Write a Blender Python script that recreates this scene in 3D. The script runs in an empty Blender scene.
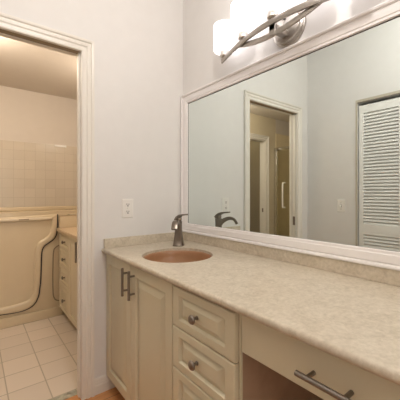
import bpy, bmesh, math, random
from mathutils import Vector, Matrix
random.seed(4)
S = bpy.context.scene
C = S.collection
PI = math.pi

# ------------------------------------------------------------------ camera
cam_d = bpy.data.cameras.new('camera')
cam = bpy.data.objects.new('camera', cam_d); C.objects.link(cam)
cam.location = (-1.2257, -1.7671, 1.2016)
cam.rotation_euler = (PI/2, 0, -0.6641)
cam_d.sensor_width = 36; cam_d.lens = 292.34/400*36
cam_d.shift_y = -6.5/400
cam_d.clip_start = 0.02
S.camera = cam

# ------------------------------------------------------------------ world, exposure, large lights
w = bpy.data.worlds.new('daylight'); S.world = w; w.use_nodes = True
bg = w.node_tree.nodes['Background']
bg.inputs[0].default_value = (0.98, 0.97, 0.95, 1); bg.inputs[1].default_value = 1.0
S.view_settings.view_transform = 'Standard'
S.view_settings.look = 'None'
S.view_settings.gamma = 1
S.view_settings.use_curve_mapping = False
S.view_settings.exposure = -0.14

def area(name, loc, rot, sx, sy, power, col):
    d = bpy.data.lights.new(name, 'AREA'); d.shape = 'RECTANGLE'; d.size = sx; d.size_y = sy
    d.energy = power; d.color = col
    o = bpy.data.objects.new(name, d); C.objects.link(o); o.location = loc; o.rotation_euler = rot
    return o
WINDOW_FILL_POWER = 22
SHADE_EMIT = 1.9
CEIL_FILL_POWER = 31
BATH_FILL_POWER = 24
BATH_WALL_POWER = 7
# fill light for the room, placed at a window added behind the camera
area('window_fill', (-0.82, -4.42, 1.5), (PI/2, 0, 0), 1.2, 1.6, WINDOW_FILL_POWER, (1.0, 0.90, 0.76))

# ------------------------------------------------------------------ materials
def mat(name, col, rough=0.5, metal=0.0, noise=0.0, nscale=12.0, bump=0.0, bscale=80.0, coat=0.0, spec=None):
    m = bpy.data.materials.new(name); m.use_nodes = True
    nt = m.node_tree; b = nt.nodes['Principled BSDF']
    b.inputs['Base Color'].default_value = (*col, 1)
    b.inputs['Roughness'].default_value = rough; b.inputs['Metallic'].default_value = metal
    b.inputs['Coat Weight'].default_value = coat
    if spec is not None: b.inputs['Specular IOR Level'].default_value = spec
    tc = nt.nodes.new('ShaderNodeTexCoord')
    n = nt.nodes.new('ShaderNodeTexNoise'); n.inputs['Scale'].default_value = nscale; n.inputs['Detail'].default_value = 4
    nt.links.new(tc.outputs['Object'], n.inputs['Vector'])
    r = nt.nodes.new('ShaderNodeValToRGB')
    k = max(noise, 0.012)
    r.color_ramp.elements[0].position = 0.3; r.color_ramp.elements[1].position = 0.7
    r.color_ramp.elements[0].color = (*[c*(1-k) for c in col], 1)
    r.color_ramp.elements[1].color = (*[min(1, c*(1+k)) for c in col], 1)
    nt.links.new(n.outputs['Fac'], r.inputs['Fac']); nt.links.new(r.outputs['Color'], b.inputs['Base Color'])
    if bump:
        n2 = nt.nodes.new('ShaderNodeTexNoise'); n2.inputs['Scale'].default_value = bscale
        nt.links.new(tc.outputs['Object'], n2.inputs['Vector'])
        bp = nt.nodes.new('ShaderNodeBump'); bp.inputs['Strength'].default_value = bump; bp.inputs['Distance'].default_value = 0.002
        nt.links.new(n2.outputs['Fac'], bp.inputs['Height']); nt.links.new(bp.outputs['Normal'], b.inputs['Normal'])
    return m

M = {}
M['wall'] = mat('wall_paint', (0.74, 0.718, 0.695), 0.6, bump=0.06, bscale=220)
M['ceil'] = mat('ceiling_paint', (0.80, 0.79, 0.77), 0.8)
M['trim'] = mat('trim_paint', (0.77, 0.73, 0.665), 0.35)
M['frame'] = mat('mirror_frame_paint', (0.85, 0.815, 0.80), 0.35)
M['bathwall'] = mat('bathroom_paint', (0.66, 0.60, 0.535), 0.6)
M['bathceil'] = mat('bathroom_ceiling_paint', (0.66, 0.60, 0.53), 0.8)
M['partition'] = mat('partition_paint', (0.68, 0.59, 0.43), 0.6)
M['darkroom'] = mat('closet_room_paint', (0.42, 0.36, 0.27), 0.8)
M['cream'] = mat('cream_thermofoil', (0.65, 0.60, 0.445), 0.38, noise=0.015, nscale=3)
M['cream_bath'] = mat('cream_bathroom_cabinet', (0.70, 0.61, 0.45), 0.38)
M['brown'] = mat('brown_particle_board', (0.46, 0.325, 0.23), 0.6, noise=0.12, nscale=9)
M['dark'] = mat('dark_gap', (0.03, 0.025, 0.02), 0.8)
M['bronze'] = mat('brushed_bronze', (0.24, 0.205, 0.17), 0.34, 1.0, noise=0.05, nscale=60)
M['pewter'] = mat('aged_pewter', (0.27, 0.24, 0.21), 0.36, 1.0, noise=0.05, nscale=60)
M['nickel'] = mat('brushed_nickel', (0.42, 0.385, 0.35), 0.30, 1.0, noise=0.05, nscale=60)
M['nickel_pale'] = mat('satin_nickel', (0.72, 0.68, 0.63), 0.45, 0.7)
M['nickel_dark'] = mat('dark_nickel', (0.36, 0.33, 0.30), 0.35, 1.0)  # darker nickel tone
M['ivory'] = mat('ivory_plastic', (0.80, 0.77, 0.73), 0.4)
M['slot'] = mat('slot_dark', (0.10, 0.085, 0.08), 0.7)
M['tub'] = mat('almond_gelcoat', (0.68, 0.56, 0.385), 0.3, coat=0.3)
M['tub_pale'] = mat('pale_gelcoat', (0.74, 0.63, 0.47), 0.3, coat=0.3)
M['gasket'] = mat('black_gasket', (0.035, 0.025, 0.03), 0.6)
M['groove'] = mat('brown_groove', (0.30, 0.24, 0.16), 0.7)
M['sink'] = mat('terracotta_glaze', (0.40, 0.21, 0.105), 0.3, noise=0.10, nscale=14, coat=0.2)
M['bathtop'] = mat('tan_laminate', (0.60, 0.45, 0.29), 0.35, noise=0.06, nscale=40)
M['chrome'] = mat('chrome', (0.72, 0.70, 0.66), 0.15, 1.0)
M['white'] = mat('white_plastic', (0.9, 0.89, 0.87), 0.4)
M['louver'] = mat('louver_paint', (0.84, 0.83, 0.80), 0.45)
M['bead'] = mat('beige_corner_bead', (0.50, 0.45, 0.36), 0.5)

def emission(name, col, strength):
    m = bpy.data.materials.new(name); m.use_nodes = True; nt = m.node_tree
    b = nt.nodes['Principled BSDF']
    b.inputs['Base Color'].default_value = (0.9, 0.9, 0.9, 1); b.inputs['Roughness'].default_value = 0.3
    b.inputs['Emission Color'].default_value = (*col, 1); b.inputs['Emission Strength'].default_value = strength
    return m
M['shade'] = emission('lit_opal_glass', (1.0, 0.96, 0.985), SHADE_EMIT)
M['lamp'] = emission('warm_lamp_diffuser', (1.0, 0.80, 0.58), 10.0)

def mirror_mat():
    m = bpy.data.materials.new('mirror_silver'); m.use_nodes = True; nt = m.node_tree
    b = nt.nodes['Principled BSDF']
    b.inputs['Base Color'].default_value = (0.80, 0.87, 0.855, 1); b.inputs['Metallic'].default_value = 1
    b.inputs['Roughness'].default_value = 0.0
    return m
M['mirror'] = mirror_mat()

def glass_mat():
    m = bpy.data.materials.new('shower_glass'); m.use_nodes = True; nt = m.node_tree
    for n in list(nt.nodes):
        if n.type == 'BSDF_PRINCIPLED': nt.nodes.remove(n)
    out = [n for n in nt.nodes if n.type == 'OUTPUT_MATERIAL'][0]
    t = nt.nodes.new('ShaderNodeBsdfTransparent'); t.inputs[0].default_value = (0.96, 0.96, 0.92, 1)
    g = nt.nodes.new('ShaderNodeBsdfGlossy'); g.inputs['Roughness'].default_value = 0.02
    mx = nt.nodes.new('ShaderNodeMixShader'); fr = nt.nodes.new('ShaderNodeFresnel'); fr.inputs[0].default_value = 1.3
    nt.links.new(fr.outputs[0], mx.inputs[0]); nt.links.new(t.outputs[0], mx.inputs[1]); nt.links.new(g.outputs[0], mx.inputs[2])
    nt.links.new(mx.outputs[0], out.inputs[0])
    return m
M['glass'] = glass_mat()

def stone_mat():
    m = bpy.data.materials.new('beige_stone_laminate'); m.use_nodes = True; nt = m.node_tree
    b = nt.nodes['Principled BSDF']; b.inputs['Roughness'].default_value = 0.36
    tc = nt.nodes.new('ShaderNodeTexCoord')
    def noise(scale, detail, rough, dist=0):
        n = nt.nodes.new('ShaderNodeTexNoise'); n.inputs['Scale'].default_value = scale; n.inputs['Detail'].default_value = detail
        n.inputs['Roughness'].default_value = rough; n.inputs['Distortion'].default_value = dist
        nt.links.new(tc.outputs['Object'], n.inputs['Vector']); return n
    a = noise(24, 9, 0.74, 0.6); c = noise(75, 5, 0.6); v = noise(3.2, 7, 0.62, 1.4)
    r = nt.nodes.new('ShaderNodeValToRGB'); e = r.color_ramp.elements
    e[0].position = 0.28; e[0].color = (0.47, 0.40, 0.30, 1)
    e[1].position = 0.72; e[1].color = (0.66, 0.59, 0.485, 1)
    x = r.color_ramp.elements.new(0.48); x.color = (0.58, 0.505, 0.40, 1)
    nt.links.new(a.outputs['Fac'], r.inputs['Fac'])
    r2 = nt.nodes.new('ShaderNodeValToRGB'); r2.color_ramp.elements[0].position = 0.35; r2.color_ramp.elements[1].position = 0.62
    r2.color_ramp.elements[0].color = (0.90, 0.89, 0.86, 1); r2.color_ramp.elements[1].color = (1.06, 1.06, 1.06, 1)
    nt.links.new(c.outputs['Fac'], r2.inputs['Fac'])
    mx = nt.nodes.new('ShaderNodeMixRGB'); mx.blend_type = 'MULTIPLY'; mx.inputs[0].default_value = 1
    nt.links.new(r.outputs[0], mx.inputs[1]); nt.links.new(r2.outputs[0], mx.inputs[2])
    # thin wandering veins
    r3 = nt.nodes.new('ShaderNodeValToRGB'); q = r3.color_ramp.elements
    q[0].position = 0.485; q[0].color = (1, 1, 1, 1); q[1].position = 0.515; q[1].color = (1, 1, 1, 1)
    z = r3.color_ramp.elements.new(0.50); z.color = (0.80, 0.78, 0.74, 1)
    nt.links.new(v.outputs['Fac'], r3.inputs['Fac'])
    m2 = nt.nodes.new('ShaderNodeMixRGB'); m2.blend_type = 'MULTIPLY'; m2.inputs[0].default_value = 0.55
    nt.links.new(mx.outputs[0], m2.inputs[1]); nt.links.new(r3.outputs[0], m2.inputs[2])
    nt.links.new(m2.outputs[0], b.inputs['Base Color'])
    return m
M['stone'] = stone_mat()

def grid_mat(name, col, grout, axes, size, offset, gw, rough=0.35, var=0.05):
    """square tiles laid out from object coordinates (objects sit at the world origin)"""
    m = bpy.data.materials.new(name); m.use_nodes = True; nt = m.node_tree
    b = nt.nodes['Principled BSDF']; b.inputs['Roughness'].default_value = rough
    tc = nt.nodes.new('ShaderNodeTexCoord'); sp = nt.nodes.new('ShaderNodeSeparateXYZ')
    nt.links.new(tc.outputs['Object'], sp.inputs[0])
    def math_(op, a, bb=None):
        n = nt.nodes.new('ShaderNodeMath'); n.operation = op
        for i, v in enumerate((a, bb)):
            if v is None: continue
            if isinstance(v, (int, float)): n.inputs[i].default_value = v
            else: nt.links.new(v, n.inputs[i])
        return n.outputs[0]
    lines = []; ids = []
    for ax, sz, of in zip(axes, size, offset):
        t = math_('DIVIDE', math_('SUBTRACT', sp.outputs['XYZ'.index(ax)], of), sz)
        f = math_('FRACT', t); ids.append(math_('FLOOR', t))
        dd = math_('MINIMUM', f, math_('SUBTRACT', 1.0, f))
        lines.append(math_('LESS_THAN', dd, gw/sz/2))
    g = math_('MAXIMUM', lines[0], lines[1])
    cb = nt.nodes.new('ShaderNodeCombineXYZ'); nt.links.new(ids[0], cb.inputs[0]); nt.links.new(ids[1], cb.inputs[1])
    wn = nt.nodes.new('ShaderNodeTexWhiteNoise'); nt.links.new(cb.outputs[0], wn.inputs['Vector'])
    hv = nt.nodes.new('ShaderNodeMixRGB'); nt.links.new(wn.outputs['Value'], hv.inputs[0])
    hv.inputs[1].default_value = (*[c*(1-var) for c in col], 1); hv.inputs[2].default_value = (*[c*(1+var) for c in col], 1)
    mx = nt.nodes.new('ShaderNodeMixRGB'); nt.links.new(g, mx.inputs[0]); nt.links.new(hv.outputs[0], mx.inputs[1])
    mx.inputs[2].default_value = (*grout, 1)
    nt.links.new(mx.outputs[0], b.inputs['Base Color'])
    bp = nt.nodes.new('ShaderNodeBump'); bp.inputs['Strength'].default_value = 0.4; bp.inputs['Distance'].default_value = 0.002
    inv = math_('SUBTRACT', 1.0, g); nt.links.new(inv, bp.inputs['Height']); nt.links.new(bp.outputs[0], b.inputs['Normal'])
    return m
M['floortile'] = grid_mat('floor_tiles', (0.70, 0.60, 0.50), (0.44, 0.37, 0.28), 'XY', (0.206, 0.206), (-0.848, 0.118), 0.007, 0.35)
M['walltile'] = grid_mat('wall_tiles', (0.62, 0.55, 0.455), (0.53, 0.465, 0.375), 'XZ', (0.108, 0.108), (-0.956, 1.695), 0.004, 0.25, 0.03)
M['showertile'] = grid_mat('shower_tiles', (0.80, 0.68, 0.46), (0.70, 0.59, 0.39), 'XZ', (0.108, 0.108), (0, 0), 0.004, 0.3, 0.03)
M['showertile_y'] = grid_mat('shower_side_tiles', (0.80, 0.68, 0.46), (0.70, 0.59, 0.39), 'YZ', (0.108, 0.108), (0, 0), 0.004, 0.3, 0.03)

def wood_mat():
    m = bpy.data.materials.new('orange_oak_floor'); m.use_nodes = True; nt = m.node_tree
    b = nt.nodes['Principled BSDF']; b.inputs['Roughness'].default_value = 0.35
    tc = nt.nodes.new('ShaderNodeTexCoord')
    br = nt.nodes.new('ShaderNodeTexBrick'); br.inputs['Scale'].default_value = 1; br.inputs['Brick Width'].default_value = 0.9
    br.inputs['Row Height'].default_value = 0.083; br.inputs['Mortar Size'].default_value = 0.0015
    br.inputs['Color1'].default_value = (0.60, 0.27, 0.10, 1); br.inputs['Color2'].default_value = (0.72, 0.36, 0.15, 1)
    br.inputs['Mortar'].default_value = (0.15, 0.06, 0.025, 1)
    nt.links.new(tc.outputs['Object'], br.inputs['Vector'])
    mp = nt.nodes.new('ShaderNodeMapping'); mp.inputs['Scale'].default_value = (6, 90, 1)
    nt.links.new(tc.outputs['Object'], mp.inputs['Vector'])
    n = nt.nodes.new('ShaderNodeTexNoise'); n.inputs['Scale'].default_value = 1; n.inputs['Detail'].default_value = 6
    nt.links.new(mp.outputs[0], n.inputs['Vector'])
    r = nt.nodes.new('ShaderNodeValToRGB'); r.color_ramp.elements[0].color = (0.72, 0.68, 0.62, 1); r.color_ramp.elements[1].color = (1.15, 1.15, 1.15, 1)
    nt.links.new(n.outputs['Fac'], r.inputs['Fac'])
    mx = nt.nodes.new('ShaderNodeMixRGB'); mx.blend_type = 'MULTIPLY'; mx.inputs[0].default_value = 1
    nt.links.new(br.outputs['Color'], mx.inputs[1]); nt.links.new(r.outputs[0], mx.inputs[2])
    nt.links.new(mx.outputs[0], b.inputs['Base Color'])
    return m
M['wood'] = wood_mat()
M['marble'] = mat('grey_marble', (0.40, 0.38, 0.30), 0.4, noise=0.45, nscale=28)

# ------------------------------------------------------------------ geometry helpers
def world_origin(o):
    v = Vector((0, 0, 0))
    while o is not None:
        v += o.location; o = o.parent
    return v

def obj(name, bm, m, parent=None, origin=None, smooth=False, angle=35):
    bmesh.ops.recalc_face_normals(bm, faces=bm.faces[:])
    me = bpy.data.meshes.new(name)
    if origin is None:
        xs = [v.co for v in bm.verts]
        lo = Vector([min(c[i] for c in xs) for i in range(3)]); hi = Vector([max(c[i] for c in xs) for i in range(3)])
        origin = Vector(((lo.x+hi.x)/2, (lo.y+hi.y)/2, lo.z))
    origin = Vector(origin)
    bmesh.ops.translate(bm, verts=bm.verts[:], vec=-origin)
    bm.to_mesh(me); bm.free()
    me.materials.append(m)
    if smooth:
        me.shade_smooth()
        try: me.set_sharp_from_angle(angle=math.radians(angle))
        except Exception: pass
    o = bpy.data.objects.new(name, me); C.objects.link(o)
    if parent is not None:
        o.parent = parent; o.location = origin - world_origin(parent)
    else:
        o.location = origin
    return o

def thing(name, loc, label, cat, group=None):
    o = bpy.data.objects.new(name, None); C.objects.link(o); o.location = loc; o.empty_display_size = 0.05
    return tag(o, label, cat, group)

def tag(o, label, cat, group=None):
    o['label'] = label; o['category'] = cat
    if group: o['group'] = group
    return o

def struct(name, bm, m, label=None, origin=(0, 0, 0), parent=None, smooth=False):
    o = obj(name, bm, m, parent, origin if parent is None else None, smooth)
    if parent is None: o['kind'] = 'structure'
    if label: o['label'] = label
    return o

def box(bm, x0, x1, y0, y1, z0, z1, bevel=0.0, seg=2):
    x0, x1 = sorted((x0, x1)); y0, y1 = sorted((y0, y1)); z0, z1 = sorted((z0, z1))
    b2 = bmesh.new()
    bmesh.ops.create_cube(b2, size=1)
    for v in b2.verts:
        v.co = Vector(((x0+x1)/2+v.co.x*(x1-x0), (y0+y1)/2+v.co.y*(y1-y0), (z0+z1)/2+v.co.z*(z1-z0)))
    if bevel: bmesh.ops.bevel(b2, geom=b2.edges[:], offset=bevel, segments=seg, profile=0.5, affect='EDGES')
    merge(bm, b2); return bm

def merge(bm, b2):
    me = bpy.data.meshes.new('tmp'); b2.to_mesh(me); b2.free(); bm.from_mesh(me); bpy.data.meshes.remove(me)

def bx(*a, **k): return box(bmesh.new(), *a, **k)

def boxes(*lst):
    bm = bmesh.new()
    for b in lst: box(bm, *b)
    return bm

def rings(bm, loops, closed_u=True, cap0=True, cap1=True):
    """bridge successive vertex loops"""
    vs = [[bm.verts.new(p) for p in l] for l in loops]
    n = len(vs[0])
    for a, b in zip(vs[:-1], vs[1:]):
        for i in range(n if closed_u else n-1):
            j = (i+1) % n
            bm.faces.new((a[i], a[j], b[j], b[i]))
    if cap0: bm.faces.new(vs[0][::-1])
    if cap1: bm.faces.new(vs[-1])
    return bm

def lathe(bm, c, prof, axis=(0, 0, 1), n=32, cap0=True, cap1=True):
    """prof: list of (radius, along-axis)"""
    ax = Vector(axis).normalized(); t = Vector((0, 0, 1)) if abs(ax.z) < 0.9 else Vector((1, 0, 0))
    u = ax.cross(t).normalized(); v = ax.cross(u)
    loops = [[Vector(c)+ax*h+(u*math.cos(2*PI*i/n)+v*math.sin(2*PI*i/n))*max(r, 1e-4) for i in range(n)] for r, h in prof]
    return rings(bm, loops, True, cap0, cap1)

def tube(bm, pts, r, n=10, flat=None):
    """round (or, with flat=(w,h), rectangular) bar along a polyline; radius may be a list"""
    pts = [Vector(p) for p in pts]; loops = []
    up = None
    for i, p in enumerate(pts):
        d = (pts[min(i+1, len(pts)-1)] - pts[max(i-1, 0)]).normalized()
        t = Vector((0, 0, 1)) if abs(d.z) < 0.95 else Vector((1, 0, 0))
        u = d.cross(t).normalized()
        if up is not None and u.dot(up) < 0: u = -u
        up = u
        v = u.cross(d)
        if flat:
            fw, fh = flat[i] if isinstance(flat, list) else flat
            k = 0.25
            q = [(-1+k, -1), (1-k, -1), (1, -1+k), (1, 1-k), (1-k, 1), (-1+k, 1), (-1, 1-k), (-1, -1+k)]
            loops.append([p+u*(a*fw/2)+v*(b*fh/2) for a, b in q])
        else:
            rr = r[i] if isinstance(r, (list, tuple)) else r
            loops.append([p+(u*math.cos(2*PI*j/n)+v*math.sin(2*PI*j/n))*rr for j in range(n)])
    return rings(bm, loops)

def smooth_path(pts, k=6):
    P = [Vector(p) for p in pts]; out = []
    for i in range(len(P)-1):
        p0 = P[max(i-1, 0)]; p1 = P[i]; p2 = P[i+1]; p3 = P[min(i+2, len(P)-1)]
        for j in range(k):
            t = j/k
            out.append(0.5*((2*p1)+(p2-p0)*t+(2*p0-5*p1+4*p2-p3)*t*t+(3*p1-p0-3*p2+p3)*t**3))
    out.append(P[-1]); return out

def cyl(bm, a, b, r, n=16): return tube(bm, [a, b], r, n)

def sweep_frame(bm, corners, prof, closed, to3d, outward=1):
    """moulding: 2-D corner path (p,q), profile [(offset outward, proud)], mitred corners"""
    n = len(corners); loops = []
    pts = [Vector((c[0], c[1])) for c in corners]
    for i, p in enumerate(pts):
        a = pts[i-1] if (closed or i > 0) else None
        b = pts[(i+1) % n] if (closed or i < n-1) else None
        d1 = (p-a).normalized() if a is not None else (b-p).normalized()
        d2 = (b-p).normalized() if b is not None else d1
        n1 = Vector((d1.y, -d1.x))*outward; n2 = Vector((d2.y, -d2.x))*outward
        mit = (n1+n2); mit = mit/(mit.dot(n1))
        loops.append([to3d(p.x+mit.x*o, p.y+mit.y*o, d) for o, d in prof])
    if closed:
        vs = [[bm.verts.new(q) for q in l] for l in loops]; m_ = len(prof)
        for i in range(n):
            A, B = vs[i], vs[(i+1) % n]
            for j in range(m_):
                k = (j+1) % m_
                bm.faces.new((A[j], A[k], B[k], B[j]))
        return bm
    return rings(bm, loops)

# ------------------------------------------------------------------ measures of the place (metres)
ZH = 2.03            # head of the door openings
XA, XB = -1.443, -0.7206     # bathroom door opening in the left wall
WT = 0.080           # thickness of that wall
XW = -1.638          # wall facing the mirror
ZC = 2.75            # ceiling of this room
YB = -4.3            # back of the room
ZCT = 0.8675         # counter top
ZBS = 0.9254         # top of backsplash
BZ = 2.40            # bathroom ceiling
YF = 2.15            # bathroom far wall

# ------------------------------------------------------------------ setting
struct('floor', bx(XW-0.65, 0.1, YB-0.1, 0.060, -0.05, 0.0), M['wood'], 'orange oak board floor of the vanity room')
struct('trim_1', bx(XA, XB, 0.061, 0.110, -0.05, 0.004), M['marble'], 'grey mottled stone threshold in the bathroom doorway')
struct('floor_bathroom', bx(-3.55, 0.1, 0.1105, 2.6, -0.05, 0.0), M['floortile'], 'pale square floor tiles of the bathroom')
struct('ceiling', bx(XW-0.65, 0.1, YB-0.1, WT, ZC, ZC+0.06), M['ceil'])
struct('ceiling_bathroom', bx(-3.55, 0.1, WT, 2.6, BZ, BZ+0.06), M['bathceil'], 'beige bathroom ceiling')
struct('wall_right', bx(0.0, 0.1, YB-0.1, 0.0, 0, ZC), M['wall'], 'white wall carrying the mirror')
# wall with the bathroom doorway; hollow left of the opening, where the pocket door sits
bmw = boxes((XB+0.0, 0.1, 0.0, WT, 0, ZC), (XA, XB, 0.0, WT, ZH+0.012, ZC),
            (-3.45, XA, 0.0, 0.009, 0, ZC), (-3.45, XA, 0.060, WT, 0, ZC), (-2.35, XA, 0.009, 0.060, ZH+0.012, ZC))
struct('wall_left', bmw, M['wall'], 'white wall with the bathroom doorway and outlet')
struct('wall_back', boxes((XW-0.1, 0.1, YB-0.1, YB, 0, 0.7), (XW-0.1, 0.1, YB-0.1, YB, 2.3, ZC),
                          (XW-0.1, -1.42, YB-0.1, YB, 0.7, 2.3), (-0.22, 0.1, YB-0.1, YB, 0.7, 2.3)), M['wall'])
wf = struct('added_window_1', boxes((-1.42, -0.22, YB-0.08, YB-0.03, 0.70, 0.75), (-1.42, -0.22, YB-0.08, YB-0.03, 2.25, 2.30),
                         (-1.42, -1.37, YB-0.08, YB-0.03, 0.75, 2.25), (-0.27, -0.22, YB-0.08, YB-0.03, 0.75, 2.25),
                         (-0.845, -0.795, YB-0.08, YB-0.03, 0.75, 2.25)), M['trim'], 'white window frame added in the unseen back wall for fill light')  # unseen window, added as the opening for the fill light
# wall facing the mirror, with the closet opening
CY0, CY1 = -0.516, -2.00
struct('wall_opposite', boxes((XW-0.1, XW, CY0, 0.0, 0, ZC), (XW-0.1, XW, CY1, CY0, 2.052, ZC), (XW-0.1, XW, YB, CY1, 0, ZC)),
       M['wall'], 'white wall facing the mirror with light switch and closet')
struct('wall_closet', boxes((XW-0.62, XW-0.58, CY1-0.1, CY0+0.1, 0, 2.3), (XW-0.58, XW-0.1, CY0+0.06, CY0+0.1, 0, 2.3),
                            (XW-0.58, XW-0.1, CY1-0.1, CY1-0.06, 0, 2.3), (XW-0.58, XW-0.1, CY1-0.06, CY0+0.06, 2.26, 2.3)), M['wall'], 'closet lining')
# thin bead round the closet opening
bmt = bmesh.new()
box(bmt, XW-0.001, XW+0.006, CY0-0.002, CY0+0.012, 0, 2.052); box(bmt, XW-0.001, XW+0.006, CY1-0.012, CY0+0.012, 2.052, 2.074)
box(bmt, XW-0.001, XW+0.006, CY1-0.012, CY1+0.002, 0, 2.052)
struct('trim_2', bmt, M['bead'], 'thin beige edging around the louvered closet opening')

# bathroom shell
struct('wall_far', bx(-1.62, 0.1, YF, YF+0.1, 0, BZ), M['bathwall'], 'beige bathroom wall above the tub')
struct('wall_far_tiles', bx(-1.62, -0.001, YF-0.008, YF-0.0005, 0, 1.795), M['walltile'], 'small square beige wall tiles above the tub')
struct('wall_bathroom_right', bx(0.0, 0.1, WT, YF, 0, BZ), M['bathwall'])
PY = 1.20            # partition with the inner doorway
DX0, DX1 = -1.70, -2.405
struct('wall_partition', boxes((-1.62, DX0, PY, PY+0.1, 0, BZ), (DX0, DX1, PY, PY+0.1, ZH, BZ), (DX1, -2.66, PY, PY+0.1, 0, BZ),
                               (-1.72, -1.62, PY+0.1, 2.5, 0, BZ)), M['partition'], 'beige bathroom wall with an inner doorway')
struct('wall_shower', bx(-3.45, -2.662, PY, PY+0.1, 0, BZ), M['bathwall'])
struct('wall_shower_tiles', bx(-3.35, -2.66, PY-0.008, PY-0.0005, 0, 2.17), M['showertile'], 'tan tiles at the end of the shower')
struct('wall_shower_back', bx(-3.55, -3.45, WT, PY+0.1, 0, BZ), M['bathwall'])
struct('wall_shower_back_tiles', bx(-3.449, -3.44, WT+0.001, PY-0.01, 0, 2.17), M['showertile_y'])
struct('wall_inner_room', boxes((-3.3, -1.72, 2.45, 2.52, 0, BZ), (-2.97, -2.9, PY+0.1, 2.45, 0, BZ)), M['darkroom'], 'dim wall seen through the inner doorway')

# ------------------------------------------------------------------ door casings, jambs, baseboards
CAS = [(0.0, 0.0), (0.0, 0.009), (0.006, 0.012), (0.016, 0.012), (0.019, 0.0095), (0.026, 0.0095), (0.031, 0.015), (0.042, 0.016),
       (0.046, 0.013), (0.050, 0.013), (0.054, 0.019), (0.062, 0.021), (0.067, 0.021), (0.067, 0.0)]
CAS = [(o*1.03, d) for o, d in CAS]
def casing(name, x0, x1, zh, y, sgn, m, label):
    bm = bmesh.new()
    sweep_frame(bm, [(x0, 0.001), (x0, zh), (x1, zh), (x1, 0.001)], CAS, False, lambda p, q, d: Vector((p, y+sgn*(d+0.0003), q)), -1)
    return struct(name, bm, m, label)
casing('trim_3', XA, XB, ZH, 0.0, -1, M['trim'], 'white moulded casing around the bathroom doorway')
casing('trim_4', XA, XB, ZH, WT, 1, M['trim'], 'door casing on the bathroom side')
casing('trim_5', DX1, DX0, ZH, PY, -1, M['trim'], 'casing of the inner bathroom doorway')
struct('trim_6', boxes((DX1, DX1+0.012, PY-0.001, PY+0.1, 0, ZH), (DX1, DX0, PY-0.001, PY+0.1, ZH-0.012, ZH), (DX0-0.012, DX0, PY-0.001, PY+0.1, 0, ZH)), M['trim'])
bm = bmesh.new()
box(bm, XB-0.001, XB+0.012, 0.002, WT-0.001, 0.004, ZH+0.012)               # latch-side jamb
box(bm, XB-0.010, XB-0.001, 0.020, 0.050, 0.004, ZH, 0.002)                  # stop that receives the door
box(bm, XA, XB-0.001, -0.001, 0.009, ZH, ZH+0.012); box(bm, XA, XB-0.001, 0.060, WT-0.001, ZH, ZH+0.012)  # head strips with the track slot between
box(bm, XA-0.001, XA+0.003, 0.060, WT-0.001, 0.004, ZH)
struct('trim_7', bm, M['trim'], 'white door jamb and head with the pocket door slot')
struct('trim_8', bx(XA, XB-0.002, 0.0095, 0.0595, ZH+0.004, ZH+0.0118), M['groove'], 'dark sliding track in the head of the doorway')
# pocket door pushed into the wall
d1 = struct('door_1', bx(-2.20, XA+0.004, 0.014, 0.052, 0.012, ZH-0.004, bevel=0.0015), M['trim'], 'white pocket door pushed into the wall', origin=(-1.8, 0.033, 0.012))
obj('latch_plate', bx(XA+0.0042, XA+0.006, 0.018, 0.044, 0.872, 0.962, bevel=0.0005), M['bronze'], d1)
obj('strike_plate', bx(DX1+0.0122, DX1+0.014, PY+0.03, PY+0.055, 0.91, 0.97), M['bronze'], bpy.data.objects['trim_6'])['label'] = 'small dark strike plate'

BASE = [(0, 0), (0.014, 0), (0.014, 0.050), (0.0105, 0.056), (0.0105, 0.066), (0.008, 0.072), (0.0085, 0.082), (0.005, 0.090), (0.0, 0.094)]
def base_x(name, x0, x1, y, sgn, label=None):
    bm = rings(bmesh.new(), [[Vector((x, y+sgn*(d+0.0004), z+0.0004)) for d, z in BASE] for x in (x0, x1)])
    return struct(name, bm, M['trim'], label)
def base_y(name, y0, y1, x, sgn, label=None):
    bm = rings(bmesh.new(), [[Vector((x+sgn*(d+0.0004), y, z+0.0004)) for d, z in BASE] for y in (y0, y1)])
    return struct(name, bm, M['trim'], label)
base_x('baseboard_left', XB+0.070, -0.505, 0, -1, 'white baseboard between door casing and vanity')
base_x('baseboard_left_end', XW+0.015, XA-0.070, 0, -1)
base_y('baseboard_opposite', CY0+0.014, -0.015, XW, 1)

# ------------------------------------------------------------------ louvered closet doors
def louver_leaf(name, y0, y1, knob):
    x0, x1 = XW-0.045, XW-0.015
    st = 0.040
    rails = [(0.012, 0.13), (0.824, 0.917), (1.948, 2.020)]
    bm = boxes((x0, x1, y0, y0-st, 0.012, 2.020), (x0, x1, y1+st, y1, 0.012, 2.020))
    for a, b in rails: box(bm, x0, x1, y0-st, y1+st, a, b)
    o = struct(name, bm, M['louver'], 'white louvered closet door leaf', origin=((x0+x1)/2, (y0+y1)/2, 0.012))
    for (a, b) in ((0.13, 0.824), (0.917, 1.948)):
        n = round((b-a)/0.0295); p = (b-a)/n
        sb = bmesh.new()
        for k in range(n):
            zc = a+p*(k+0.5); h = p*0.58
            # tilted slat: front edge low, back edge high
            q = [(x1-0.006, zc-h), (x1-0.002, zc-h+0.002), (x1-0.002, zc-h+0.008), (x1-0.006, zc-h+0.011), (x0+0.006, zc+h), (x0+0.002, zc+h-0.004)]
            rings(sb, [[Vector((xx, y, zz)) for xx, zz in q] for y in (y0-st+0.0004, y1+st-0.0004)])
        obj('louver_slats', sb, M['louver'], o)
    if knob:
        kb = lathe(bmesh.new(), (x1, (y0+y1)/2, 0.87), [(0.006, 0), (0.006, 0.012), (0.015, 0.018), (0.016, 0.026), (0.009, 0.032), (0.001, 0.033)], (1, 0, 0), 16)
        obj('knob', kb, M['trim'], o, smooth=True)
    return o
wl = (abs(CY1-CY0)-0.026)/4
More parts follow.
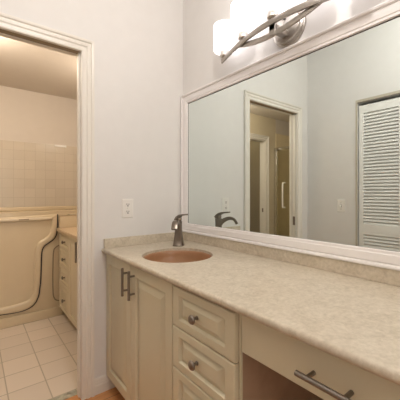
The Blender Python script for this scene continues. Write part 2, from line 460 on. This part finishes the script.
for i in range(4):
    louver_leaf('door_%d' % (i+2), CY0-0.010-i*(wl+0.002), CY0-0.010-i*(wl+0.002)-wl, i in (1, 2))

# ------------------------------------------------------------------ mirror
GT, GB, OT = 1.8449, 0.9847, 1.9097
MY0, MY1 = -0.006, -1.90
mir = thing('wall_mirror', (0, (MY0+MY1)/2, ZBS), 'wide wall mirror in a white moulded frame above the vanity counter', 'mirror')
FW = 0.0585
prof = [(0.0, 0.0), (0.0, 0.010), (0.003, 0.014), (0.012, 0.014), (0.016, 0.017), (0.044, 0.019), (0.047, 0.016), (0.050, 0.016), (0.053, 0.024), (0.060, 0.026), (0.0648, 0.024), (0.0648, 0.0)]
prof = [(o*0.0648/0.0648, d) for o, d in prof]
cor = [(MY0-0.0576-0.0, GB+0.006), (MY0-0.0576, GT), (MY1+0.0648, GT), (MY1+0.0648, GB+0.006)]
fr = sweep_frame(bmesh.new(), [(MY0-0.0650, ZBS+0.0650), (MY0-0.0650, GT), (MY1+0.0650, GT), (MY1+0.0650, ZBS+0.0650)], prof, True,
                 lambda p, q, d: Vector((-0.0004-d, p, q)), 1)
obj('mirror_frame', fr, M['frame'], mir)
obj('gap_strip', sweep_frame(bmesh.new(), [(MY0-0.0690, ZBS+0.0655), (MY0-0.0690, GT-0.0045), (MY1+0.0690, GT-0.0045), (MY1+0.0690, ZBS+0.0655)],
    [(0, 0), (0, 0.0065), (0.0038, 0.0065), (0.0038, 0)], True, lambda p, q, d: Vector((-0.0004-d, p, q)), 1), M['slot'], mir)
obj('mirror_glass', bx(-0.006, -0.001, MY1+0.070, MY0-0.0695, ZBS+0.0657, GT-0.005), M['mirror'], mir)

# ------------------------------------------------------------------ vanity light
LY = -0.913
vl = thing('vanity_light', (0, LY, 2.0), 'brushed nickel bar light with lit white drum shades above the mirror', 'wall light')
PYC = -0.912
pl = lathe(bmesh.new(), (-0.0005, PYC, 2.008), [(0.090, 0), (0.090, 0.008), (0.084, 0.012), (0.084, 0.018), (0.076, 0.022), (0.074, 0.030), (0.068, 0.034), (0.001, 0.036)], (-1, 0, 0), 48)
obj('wall_plate', pl, M['nickel'], vl, smooth=True)
for z in (2.045, 1.965):
    obj('screw', lathe(bmesh.new(), (-0.0360, PYC+0.004, z), [(0.0065, 0), (0.0065, 0.003), (0.001, 0.004)], (-1, 0, 0), 12), M['slot'], vl)
def bow(dy): return -0.137+0.042*(dy/0.37)**2
def zA(dy): return 1.988-0.032*(dy/0.385)**2
def zB(dy): return 1.936+0.042*(dy/0.22)**2
n = 28
obj('curved_bar', tube(bmesh.new(), [(bow(d)-0.006, LY+d, zA(d)) for d in [(-0.385+0.77*i/n) for i in range(n+1)]], 0, flat=(0.011, 0.026)), M['nickel'], vl, smooth=True)
obj('curved_bar', tube(bmesh.new(), [(bow(d)+0.007, LY+d, zB(d)) for d in [(-0.232+0.464*i/n) for i in range(n+1)]], 0, flat=(0.011, 0.024)), M['nickel'], vl, smooth=True)
arm = bmesh.new(); box(arm, bow(0)-0.001, -0.034, LY-0.018, LY+0.018, 1.950, 1.978, 0.004); box(arm, bow(0)-0.001, bow(0)+0.012, LY-0.018, LY+0.018, 1.928, 1.996, 0.003)
obj('arm', arm, M['nickel'], vl)
for k in range(5):
    d = 0.368*(2-k)/2 if k in (0, 4) else 0.197*(2-k)
    x, y, z = bow(d)+0.004, LY+d, zA(d)
    z0 = z+0.010
    so = lathe(bmesh.new(), (x, y, z0), [(0.009, -0.010), (0.009, 0.006), (0.020, 0.007), (0.026, 0.012), (0.027, 0.046), (0.001, 0.047)], n=24)
    obj('socket', so, M['nickel_pale'], vl, smooth=True)
    zb = z0+0.038
    sh = lathe(bmesh.new(), (x, y, zb), [(0.0275, 0.0), (0.052, 0.001), (0.061, 0.006), (0.063, 0.016), (0.063, 0.146), (0.059, 0.146), (0.059, 0.018), (0.050, 0.006), (0.0275, 0.005)], n=40, cap0=False, cap1=False)
    obj('lamp_shade', sh, M['shade'], vl, smooth=True)

# ------------------------------------------------------------------ counter with sink hole
CY_END = -1.95; D = 0.602; TH = 0.026
SX, SY, SR = -0.335, -0.432, 0.191
ct = thing('countertop', (-D/2, CY_END/2, ZCT-TH), 'long beige mottled stone-look countertop with rounded front edge and sink cutout', 'countertop')
r = TH/2
pf = [(-0.0008, ZCT-TH), (-0.0008, ZCT)]
for i in range(9):
    a = PI/2+PI*i/8
    pf.append((-D+r*0.8+math.cos(a)*r*0.8, ZCT-r+math.sin(a)*r))
bm = rings(bmesh.new(), [[Vector((x, y, z)) for x, z in pf] for y in (-0.0008, CY_END)])
slab = obj('slab', bm, M['stone'], ct, origin=(-D/2, CY_END/2, ZCT-TH))
cut = obj('cutter', lathe(bmesh.new(), (SX, SY, 0.7), [(SR, 0), (SR, 0.3)], n=72), M['stone'])
mod = slab.modifiers.new('hole', 'BOOLEAN'); mod.operation = 'DIFFERENCE'; mod.object = cut; mod.solver = 'EXACT'
bpy.context.view_layer.update()
dg = bpy.context.evaluated_depsgraph_get()
new = bpy.data.meshes.new_from_object(slab.evaluated_get(dg))
slab.modifiers.clear(); old = slab.data; slab.data = new
bpy.data.objects.remove(cut); bpy.data.meshes.remove(old)
new.shade_smooth(); new.set_sharp_from_angle(angle=math.radians(30))
obj('backsplash', bx(-0.0195, -0.0008, CY_END, -0.0008, ZCT+0.0003, ZBS, bevel=0.0015), M['stone'], ct, origin=(-0.01, CY_END/2, ZCT))
obj('side_splash', bx(-D+0.012, -0.0197, -0.0195, -0.0008, ZCT+0.0003, ZBS, bevel=0.0015), M['stone'], ct, origin=(-0.3, -0.01, ZCT))

# sink bowl under the cutout
sk = thing('sink', (SX, SY, 0.68), 'round terracotta brown undermount sink sunk in the counter', 'sink')
zt = ZCT-TH-0.0004
bp_ = [(SR-0.0005, 0.0115), (SR-0.003, 0.0125), (SR-0.006, 0.010), (SR-0.0075, 0.004)]
for i in range(1, 13):
    t = i/12*PI/2*0.97
    bp_.append(((SR-0.008)*math.cos(t)**0.70, 0.002-0.140*math.sin(t)))
bp_.append((0.022, -0.145))
inner = [(r_, zt+h) for r_, h in bp_]
outer = [(SR-0.0005, zt+0.002)]+[(min(r_+0.007, SR-0.0005), z-0.008) for r_, z in inner[3:]]
outer = outer[::-1]
bmS = lathe(bmesh.new(), (SX, SY, 0), [(a, b) for a, b in inner+outer+[inner[0]]], n=64, cap0=False, cap1=False)
bmesh.ops.remove_doubles(bmS, verts=bmS.verts[:], dist=1e-5)
obj('bowl', bmS, M['sink'], sk, smooth=True, angle=50)
obj('drain', lathe(bmesh.new(), (SX, SY, zt-0.148), [(0.021, -0.02), (0.021, 0.003), (0.015, 0.004), (0.001, 0.002)], n=24), M['bronze'], sk, smooth=True)

# ------------------------------------------------------------------ faucet
FX, FY = -0.178, -0.205
fc = thing('faucet', (FX, FY, ZCT), 'bronze single-lever faucet with flared square body behind the round sink', 'faucet')
sd = Vector((-0.70, -0.71, 0)).normalized(); sn = Vector((-sd.y, sd.x, 0))
def sq_loop(hw, hd, z, off=0.0):
    k = 0.30; q = [(-1+k, -1), (1-k, -1), (1, -1+k), (1, 1-k), (1-k, 1), (-1+k, 1), (-1, 1-k), (-1, -1+k)]
    c = Vector((FX, FY, ZCT+z))+sd*off
    return [c+sn*(a*hw)+sd*(b*hd) for a, b in q]
lp = [sq_loop(.0335, .0335, .0006), sq_loop(.0335, .0335, .006), sq_loop(.031, .031, .010), sq_loop(.0265, .0275, .04), sq_loop(.0225, .0240, .075),
      sq_loop(.0205, .0225, .11), sq_loop(.0205, .0235, .140), sq_loop(.021, .025, .152), sq_loop(.019, .022, .156)]
obj('body', rings(bmesh.new(), lp), M['bronze'], fc, smooth=True, angle=40)
base = Vector((FX, FY, ZCT))
sp = smooth_path([base+sd*0.005+Vector((0, 0, .112)), base+sd*0.035+Vector((0, 0, .142)), base+sd*0.075+Vector((0, 0, .158)), base+sd*0.108+Vector((0, 0, .151)), base+sd*0.130+Vector((0, 0, .119))], 5)
k = len(sp)
obj('spout', tube(bmesh.new(), sp, 0, flat=[(0.032+0.006*i/k, 0.036-0.017*min(1, i/k*1.6)) for i in range(k)]), M['bronze'], fc, smooth=True, angle=50)
ld = Vector((-0.08, -1.0, 0)).normalized()
lv = smooth_path([base-ld*0.020+Vector((0, 0, .160)), base-ld*0.004+Vector((0, 0, .180)), base+ld*0.035+Vector((0, 0, .197)), base+ld*0.102+Vector((0, 0, .205))], 5)
k = len(lv)
obj('lever', tube(bmesh.new(), lv, 0, flat=[(0.036-0.018*i/k, 0.030-0.021*min(1, i/k*1.3)) for i in range(k)]), M['bronze'], fc, smooth=True, angle=50)
obj('collar', lathe(bmesh.new(), base+Vector((0, 0, .1565)), [(0.018, 0), (0.019, 0.004), (0.0205, 0.014), (0.019, 0.024), (0.001, 0.026)], n=24), M['bronze'], fc, smooth=True)

# ------------------------------------------------------------------ cabinets
XF = -0.575           # outer face of the fronts
def front_panel(y0, y1, z0, z1, stile, bevel_w, xf=XF, th=0.019, depth=0.011, ry=1.0):
    """thermofoil front with routed frame and raised field; faces -x"""
    bm = bmesh.new()
    a, b = max(y0, y1), min(y0, y1)
    def loop(ins, d):
        iy = ins*ry if ins > 0.01 else ins
        return [Vector((xf+d, a-iy, z0+ins)), Vector((xf+d, b+iy, z0+ins)), Vector((xf+d, b+iy, z1-ins)), Vector((xf+d, a-iy, z1-ins))]
    L = [loop(0, th), loop(0, 0.004), loop(0.0015, 0.0012), loop(0.004, 0), loop(stile, 0), loop(stile+0.003, depth*0.45), loop(stile+0.006, depth),
         loop(stile+0.009, depth), loop(stile+bevel_w, 0.002), loop(stile+bevel_w+0.002, 0.001)]
    return rings(bm, L)
def bar_handle(parent, pts, label=None, xf=XF, out=0.031, r=0.0070):
    """bar pull: two end points in (y,z)"""
    (ya, za), (yb, zb) = pts
    bm = cyl(bmesh.new(), (xf-out, ya, za), (xf-out, yb, zb), r, 14)
    for t in (0.19, 0.81):
        y = ya+(yb-ya)*t; z = za+(zb-za)*t
        cyl(bm, (xf-0.0003, y, z), (xf-out, y, z), r*0.78, 12)
    h = obj('handle', bm, M['pewter'], parent, smooth=True)
    return h
def knob(parent, y, z, xf=XF, s=1.0, m='pewter'):
    bm = lathe(bmesh.new(), (xf-0.0003, y, z), [(0.0085*s, 0), (0.0085*s, 0.002*s), (0.0055*s, 0.004*s), (0.005*s, 0.014*s), (0.010*s, 0.018*s), (0.0165*s, 0.021*s), (0.0175*s, 0.025*s), (0.0145*s, 0.030*s), (0.006*s, 0.033*s), (0.0005, 0.0335*s)], (-1, 0, 0), 24)
    return obj('knob', bm, M[m], parent, smooth=True)

TOPZ = ZCT-TH-0.001
# sink base cabinet
cb = thing('sink_cabinet', (-0.29, -0.37, 0), 'cream vanity sink cabinet with two raised-panel doors at the wall corner', 'cabinet')
X2 = XF+0.0195
obj('carcass', boxes((X2, -0.003, -0.003, -0.019, 0.085, TOPZ), (X2, -0.003, -0.733, -0.749, 0.085, TOPZ), (X2, -0.003, -0.020, -0.732, 0.085, 0.101),
                     (-0.012, -0.003, -0.020, -0.732, 0.102, TOPZ), (X2, X2+0.018, -0.020, -0.732, 0.795, TOPZ),
                     (-0.50, -0.486, -0.003, -0.749, 0.0008, 0.0845)), M['brown'], cb)  # brown here puts the shade of the gaps between doors into the colour
ztop = 0.831
for nm, y0, y1, hy in (('door', -0.0025, -0.3530, -0.319), ('door', -0.3575, -0.7475, -0.398)):
    dr = obj(nm, front_panel(y0, y1, 0.092, ztop, 0.052, 0.040), M['cream'], cb)
    bar_handle(dr, [(hy, 0.667), (hy, 0.812)])
# drawer cabinet
cb = thing('drawer_cabinet', (-0.29, -0.93, 0), 'cream vanity drawer cabinet with stacked raised-panel drawers and round knobs', 'cabinet')
obj('carcass', boxes((X2, -0.003, -0.7505, -0.766, 0.085, TOPZ), (X2, -0.003, -0.767, -1.110, 0.085, 0.101), (-0.012, -0.003, -0.767, -1.110, 0.102, TOPZ),
                     (X2, X2+0.018, -0.767, -1.110, 0.800, TOPZ), (X2, X2+0.018, -1.1105, -1.1135, 0.085, TOPZ), (-0.50, -0.486, -0.7505, -1.1135, 0.0008, 0.0845)), M['brown'], cb)  # brown also darkens the gaps between drawer fronts, in place of shade
obj('side_panel', bx(X2+0.0055, -0.003, -1.1140, -1.1235, 0.0008, TOPZ), M['brown'], cb)['label'] = 'bare brown side of the knee space'
obj('filler_strip', bx(XF+0.018, XF+0.0245, -1.1140, -1.1235, 0.0008, TOPZ), M['cream'], cb)
zs = [(0.667, ztop-0.006), (0.499, 0.6625), (0.331, 0.4945), (0.092, 0.3265)]
for a, b in zs:
    dr = obj('drawer', front_panel(-0.7525, -1.1115, a, b, 0.031, 0.026, ry=1.42), M['cream'], cb)
    knob(dr, -0.918, (a+b)/2)
# desk drawer over the knee space
dk = thing('desk_drawer', (-0.29, -1.42, 0.70), 'plain cream drawer with bar handle under the counter, right of the knobbed drawers', 'drawer')
obj('drawer_front', bx(XF+0.018, XF+0.036, -1.1250, -1.715, 0.704, ztop, bevel=0.002), M['cream'], dk)
obj('drawer_box', boxes((XF+0.0365, -0.06, -1.141, -1.152, 0.722, 0.815), (XF+0.0365, -0.06, -1.690, -1.702, 0.722, 0.815), (XF+0.0365, -0.06, -1.1525, -1.6895, 0.715, 0.7215),
                        (-0.072, -0.06, -1.1525, -1.6895, 0.722, 0.815)), M['brown'], dk)
bar_handle(dk, [(-1.343, 0.758), (-1.490, 0.758)], xf=XF+0.018, out=0.036, r=0.0070)
ep = obj('counter_panel', bx(X2, -0.003, -1.72, -1.738, 0.0008, TOPZ), M['cream'])
tag(ep, 'cream upright panel carrying the far end of the counter', 'panel')

# ------------------------------------------------------------------ outlet and switch
def plate_box(parent, u0, u1, z0, z1, to, m, name='plate'):
    L = []
    for ins, d in ((0, 0.0004), (0, 0.003), (0.003, 0.0055), (0.006, 0.006)):
        L.append([to(u0+ins, z0+ins, d), to(u1-ins, z0+ins, d), to(u1-ins, z1-ins, d), to(u0+ins, z1-ins, d)])
    return obj(name, rings(bmesh.new(), L), m, parent)
ux, zo0, zo1 = -0.435, 1.046, 1.167
ot = thing('wall_outlet', (ux, 0, zo0), 'ivory duplex power outlet on the white wall left of the mirror', 'outlet')
T = lambda u, z, d: Vector((u, -d, z))
plate_box(ot, ux-0.0385, ux+0.0385, zo0, zo1, T, M['ivory'])
for z in (1.129, 1.083):
    q = []
    for i in range(24):
        a = 2*PI*i/24; q.append((0.0175*math.cos(a), max(-0.0135, min(0.0135, 0.0175*math.sin(a)))))
    rc = obj('receptacle', rings(bmesh.new(), [[T(ux+a, z+b, d) for a, b in q] for d in (0.0058, 0.0078)]), M['ivory'], ot)
    sl = bmesh.new()
    box(sl, ux-0.0085, ux-0.0050, -0.0084, -0.0076, z-0.001, z+0.0090); box(sl, ux+0.0050, ux+0.0085, -0.0084, -0.0076, z-0.001, z+0.0080)
    lathe(sl, (ux, -0.0076, z-0.0065), [(0.0042, 0), (0.0042, 0.0008)], (0, -1, 0), 10)
    obj('slots', sl, M['slot'], rc)
obj('screw', lathe(bmesh.new(), (ux, -0.006, 1.106), [(0.003, 0), (0.003, 0.001)], (0, -1, 0), 12), M['chrome'], ot)
uy, zs0, zs1 = -0.367, 1.020, 1.140
sw = thing('light_switch', (XW, uy, zs0), 'white toggle light switch on the wall facing the mirror, beside the louvered closet', 'switch')
T2 = lambda u, z, d: Vector((XW+d, u, z))
plate_box(sw, uy-0.0385, uy+0.0385, zs0, zs1, T2, M['ivory'])
tg = rings(bmesh.new(), [[T2(uy+a*0.005, 1.080+b*0.012*k_+s_, d) for a, b in ((-1, -1), (1, -1), (1, 1), (-1, 1))] for k_, d, s_ in ((1.0, 0.0058, 0), (0.55, 0.017, -0.006))])
obj('toggle', tg, M['slot'] if False else M['ivory'], sw)
obj('toggle_shade_slot', bx(XW+0.0058, XW+0.0066, uy-0.0065, uy+0.0065, 1.066, 1.094), M['slot'], sw)  # slot made larger so its dark colour doubles as the toggle's shadow
for z in (1.110, 1.050):
    obj('screw', lathe(bmesh.new(), (XW+0.006, uy, z), [(0.003, 0), (0.003, 0.001)], (1, 0, 0), 12), M['chrome'], sw)

# ------------------------------------------------------------------ walk-in bathtub
TY = 1.36            # face of the tub
TX0, TX1 = -1.61, -0.003
tb = thing('walk_in_bathtub', ((TX0+TX1)/2, 1.75, 0), 'tall almond walk-in bathtub with a curved door, seen through the doorway', 'bathtub')
YB2 = YF-0.010
# shell: skirt, ends, rim, inner floor and back ledge
sh = bmesh.new()
box(sh, TX0, TX1, TY+0.0125, TY+0.06, 0.0008, 0.955, 0.006)
box(sh, TX0, TX0+0.07, TY+0.06, YB2, 0.0008, 0.955, 0.006); box(sh, TX1-0.30, TX1, TY+0.06, YB2, 0.0008, 0.955, 0.006)
box(sh, TX0+0.06, TX1-0.29, TY+0.06, YB2-0.05, 0.0008, 0.30)
box(sh, TX0, TX1, YB2-0.11, YB2, 0.0008, 1.000, 0.012, 3)
box(sh, TX0, TX1, YB2-0.045, YB2, 1.000, 1.047, 0.010, 3)
obj('shell', sh, M['tub'], tb, smooth=True)
# bottom skirt lip
obj('plinth', bx(TX0, -0.51, TY-0.006, TY+0.0125, 0.0008, 0.085, bevel=0.004), M['tub'], tb)
# door outline (x, z), read along its seam from the top right corner
seam = [(-0.562, 1.000), (-0.563, 0.93), (-0.566, 0.86), (-0.573, 0.80), (-0.598, 0.757), (-0.640, 0.728), (-0.678, 0.700), (-0.698, 0.655), (-0.704, 0.58), (-0.709, 0.40),
        (-0.718, 0.30), (-0.730, 0.225), (-0.765, 0.160), (-0.83, 0.128), (-0.92, 0.122), (-1.05, 0.132), (-1.20, 0.135)]
right = smooth_path([(x, 0, z) for x, z in seam], 4)
leftp = [Vector((-1.27, 0, 0.155)), Vector((-1.315, 0, 0.21)), Vector((-1.33, 0, 0.30)), Vector((-1.33, 0, 0.90)), Vector((-1.33, 0, 0.972))]
inn = [(-0.612, 0.972), (-0.613, 0.93), (-0.616, 0.86), (-0.632, 0.805), (-0.660, 0.778), (-0.700, 0.756), (-0.735, 0.722), (-0.750, 0.668), (-0.754, 0.58), (-0.757, 0.42),
       (-0.765, 0.31), (-0.778, 0.245), (-0.800, 0.212), (-0.85, 0.198), (-0.93, 0.190), (-1.05, 0.186), (-1.20, 0.185)]
inr = smooth_path([(x, 0, z) for x, z in inn], 4)
inl = [Vector((-1.24, 0, 0.20)), Vector((-1.268, 0, 0.24)), Vector((-1.275, 0, 0.32)), Vector((-1.275, 0, 0.88)), Vector((-1.275, 0, 0.945))]
outl = right+leftp; inln = inr+inl
db = bmesh.new()
def at(l, y, f=0, l2=None):
    out = []
    for i, p in enumerate(l):
        q = p.lerp(l2[i], f) if l2 else p
        out.append(Vector((q.x, y, q.z)))
    return out
# close the inner recess a little below the rim
for p in (inln[0],): p.z = 0.945
rings(db, [at(outl, TY+0.012), at(outl, TY-0.004), at(outl, TY-0.008, 0.08, inln), at(outl, TY-0.010, 0.20, inln), at(outl, TY-0.010, 0.72, inln), at(outl, TY-0.007, 0.90, inln), at(inln, TY+0.004), at(inln, TY+0.008)])
bath_door = obj('tub_door', db, M['tub'], tb, smooth=True, angle=50)
obj('door_seal', tube(bmesh.new(), [Vector((p.x+0.0035, TY+0.006, p.z-0.002)) for p in right], 0.0095, 8), M['gasket'], tb, smooth=True)
rm = bmesh.new()
box(rm, -1.33, -0.612, TY-0.020, TY+0.055, 0.950, 0.974, 0.005)
rim = obj('door_rim', rm, M['tub_pale'], tb); rim['label'] = 'pale flat top edge of the tub door'
obj('rim_mark', bx(-0.885, -0.805, TY-0.0212, TY-0.0203, 0.957, 0.967), M['groove'], tb)
# fixed end panel right of the door
pg = smooth_path([(p[0], TY+0.0105, p[1]) for p in [(-0.44, 0.700), (-0.535, 0.690), (-0.575, 0.668), (-0.591, 0.631), (-0.596, 0.50), (-0.598, 0.358), (-0.595, 0.24), (-0.590, 0.195), (-0.572, 0.158), (-0.535, 0.142), (-0.44, 0.140)]], 4)
obj('access_panel', tube(bmesh.new(), pg, 0.0055, 8), M['groove'], tb, smooth=True)['label'] = 'thin curved seam of the side panel'
er = bmesh.new()
box(er, -0.548, TX1, TY-0.004, TY+0.012, 0.780, 0.985, 0.020, 4)
obj('end_deck', er, M['tub'], tb, smooth=True)

# ------------------------------------------------------------------ bathroom cabinet
bc = thing('bathroom_cabinet', (-0.25, 0.98, 0), 'cream bathroom cabinet with a column of knobbed drawers beside the tub', 'cabinet')
BX = -0.545; BYA, BYB = 0.56, TY-0.012
obj('carcass', boxes((BX+0.0195, -0.003, BYA, BYB, 0.088, 0.8315), (BX+0.065, -0.003, BYA, BYB, 0.0008, 0.0878)), M['cream_bath'], bc)
ed = 1.000
bz = [(0.090, 0.341), (0.345, 0.511), (0.515, 0.677), (0.681, 0.826)]
for a, b in bz:
    dr = obj('drawer', front_panel(BYB-0.002, ed+0.0015, a, b, 0.026, 0.026, xf=BX), M['cream_bath'], bc)
    knob(dr, 1.120, (a+b)/2, xf=BX, s=0.95)
dr = obj('door', front_panel(ed-0.0015, BYA+0.002, 0.090, 0.826, 0.045, 0.03, xf=BX), M['cream_bath'], bc)
bar_handle(dr, [(0.655, 0.655), (0.655, 0.815)], xf=BX, out=0.030, r=0.008)
tp = obj('cabinet_top', bx(BX-0.022, -0.003, BYA-0.01, BYB, 0.832, 0.862, bevel=0.004), M['bathtop'], bc)
tp['label'] = 'tan counter top of the bathroom cabinet'

# ------------------------------------------------------------------ small things of the bathroom
ws = obj('wall_strip', bx(-0.425, -0.29, YF-0.019, YF-0.0085, 1.775, 1.800, bevel=0.003), M['white'])  # small white block at the tile top edge
tag(ws, 'small white strip at the top edge of the tub wall tiles', 'strip')
sg = thing('shower_screen', (-2.62, 0.62, 0), 'framed glass shower screen with pale pull handle, seen in the mirror', 'shower screen')
obj('glass_panel', bx(-2.623, -2.617, WT+0.03, PY-0.060, 0.07, 1.885), M['glass'], sg)
obj('top_rail', bx(-2.640, -2.600, WT+0.002, PY-0.010, 1.885, 1.925, bevel=0.004), M['chrome'], sg)
obj('post', bx(-2.640, -2.600, PY-0.058, PY-0.010, 0.07, 1.885, bevel=0.004), M['chrome'], sg)
obj('sill', bx(-2.645, -2.595, WT+0.002, PY-0.010, 0.0008, 0.07, bevel=0.004), M['trim'], sg)
hp = smooth_path([(-2.616, 0.99, 1.365), (-2.575, 0.99, 1.362), (-2.560, 0.99, 1.34), (-2.556, 0.99, 1.18), (-2.560, 0.99, 1.01), (-2.575, 0.99, 0.988), (-2.616, 0.99, 0.985)], 5)
obj('handle', tube(bmesh.new(), hp, 0.013, 10), M['white'], sg, smooth=True)
bl = thing('wall_light', (0, 0.95, 2.05), 'warm globe wall light above the bathroom cabinet', 'wall light')
obj('lamp_base', lathe(bmesh.new(), (-0.0005, 0.95, 2.05), [(0.06, 0), (0.06, 0.015), (0.05, 0.02), (0.02, 0.022), (0.02, 0.04), (0.03, 0.045), (0.001, 0.046)], (-1, 0, 0), n=32), M['nickel'], bl, smooth=True)
obj('diffuser', lathe(bmesh.new(), (-0.0465, 0.95, 2.05), [(0.03, 0), (0.055, 0.012), (0.07, 0.04), (0.07, 0.065), (0.055, 0.095), (0.03, 0.11), (0.001, 0.115)], (-1, 0, 0), n=32), M['lamp'], bl, smooth=True)
bl = thing('added_ceiling_light', (-1.30, 0.80, BZ), 'round warm fill light added to the bathroom ceiling, unseen', 'ceiling light')  # unseen lamp added to brighten the bathroom floor and reflected side
obj('lamp_base', lathe(bmesh.new(), (-1.30, 0.80, BZ-0.0005), [(0.15, 0), (0.15, -0.02), (0.14, -0.025), (0.001, -0.026)], n=32), M['white'], bl, smooth=True)
obj('diffuser', lathe(bmesh.new(), (-1.30, 0.80, BZ-0.027), [(0.135, 0), (0.132, -0.02), (0.11, -0.05), (0.06, -0.068), (0.001, -0.073)], n=32), M['lamp'], bl, smooth=True)
def pt(name, loc, power, col, rad):
    d = bpy.data.lights.new(name, 'POINT'); d.energy = power; d.color = col; d.shadow_soft_size = rad
    o = bpy.data.objects.new(name, d); C.objects.link(o); o.location = loc
pt('bathroom_fill', (-1.30, 0.80, BZ-0.16), BATH_FILL_POWER, (1.0, 0.86, 0.70), 0.06)  # fill under the added bathroom ceiling lamp
pt('bathroom_wall_bulb', (-0.24, 0.95, 2.05), BATH_WALL_POWER, (1.0, 0.86, 0.70), 0.06)
il = thing('added_ceiling_light', (-2.3, 1.9, BZ), 'small round fill light added to the inner room ceiling, unseen', 'ceiling light')  # unseen lamp added to lift the dark inner doorway
obj('lamp_base', lathe(bmesh.new(), (-2.3, 1.9, BZ-0.0005), [(0.09, 0), (0.09, -0.02), (0.07, -0.03), (0.001, -0.031)], n=24), M['white'], il, smooth=True)
obj('diffuser', lathe(bmesh.new(), (-2.3, 1.9, BZ-0.032), [(0.07, 0), (0.065, -0.02), (0.04, -0.04), (0.001, -0.048)], n=24), M['lamp'], il, smooth=True)
cl = thing('added_ceiling_light', (-0.85, -1.35, ZC), 'round white fill light added to the vanity room ceiling, unseen', 'ceiling light')  # unseen lamp added to brighten the vanity room
obj('lamp_base', lathe(bmesh.new(), (-0.85, -1.35, ZC-0.0005), [(0.17, 0), (0.17, -0.02), (0.16, -0.025), (0.001, -0.026)], n=32), M['white'], cl, smooth=True)
obj('diffuser', lathe(bmesh.new(), (-0.85, -1.35, ZC-0.027), [(0.155, 0), (0.15, -0.02), (0.12, -0.05), (0.06, -0.068), (0.001, -0.073)], n=32), M['shade'], cl, smooth=True)
pt('inner_room_fill', (-2.3, 1.9, BZ-0.15), 4.0, (1.0, 0.85, 0.58), 0.06)  # fill under the added inner room lamp
pt('ceiling_fill', (-0.85, -1.35, ZC-0.17), CEIL_FILL_POWER, (1.0, 0.95, 0.90), 0.08)  # fill under the added vanity room lamp
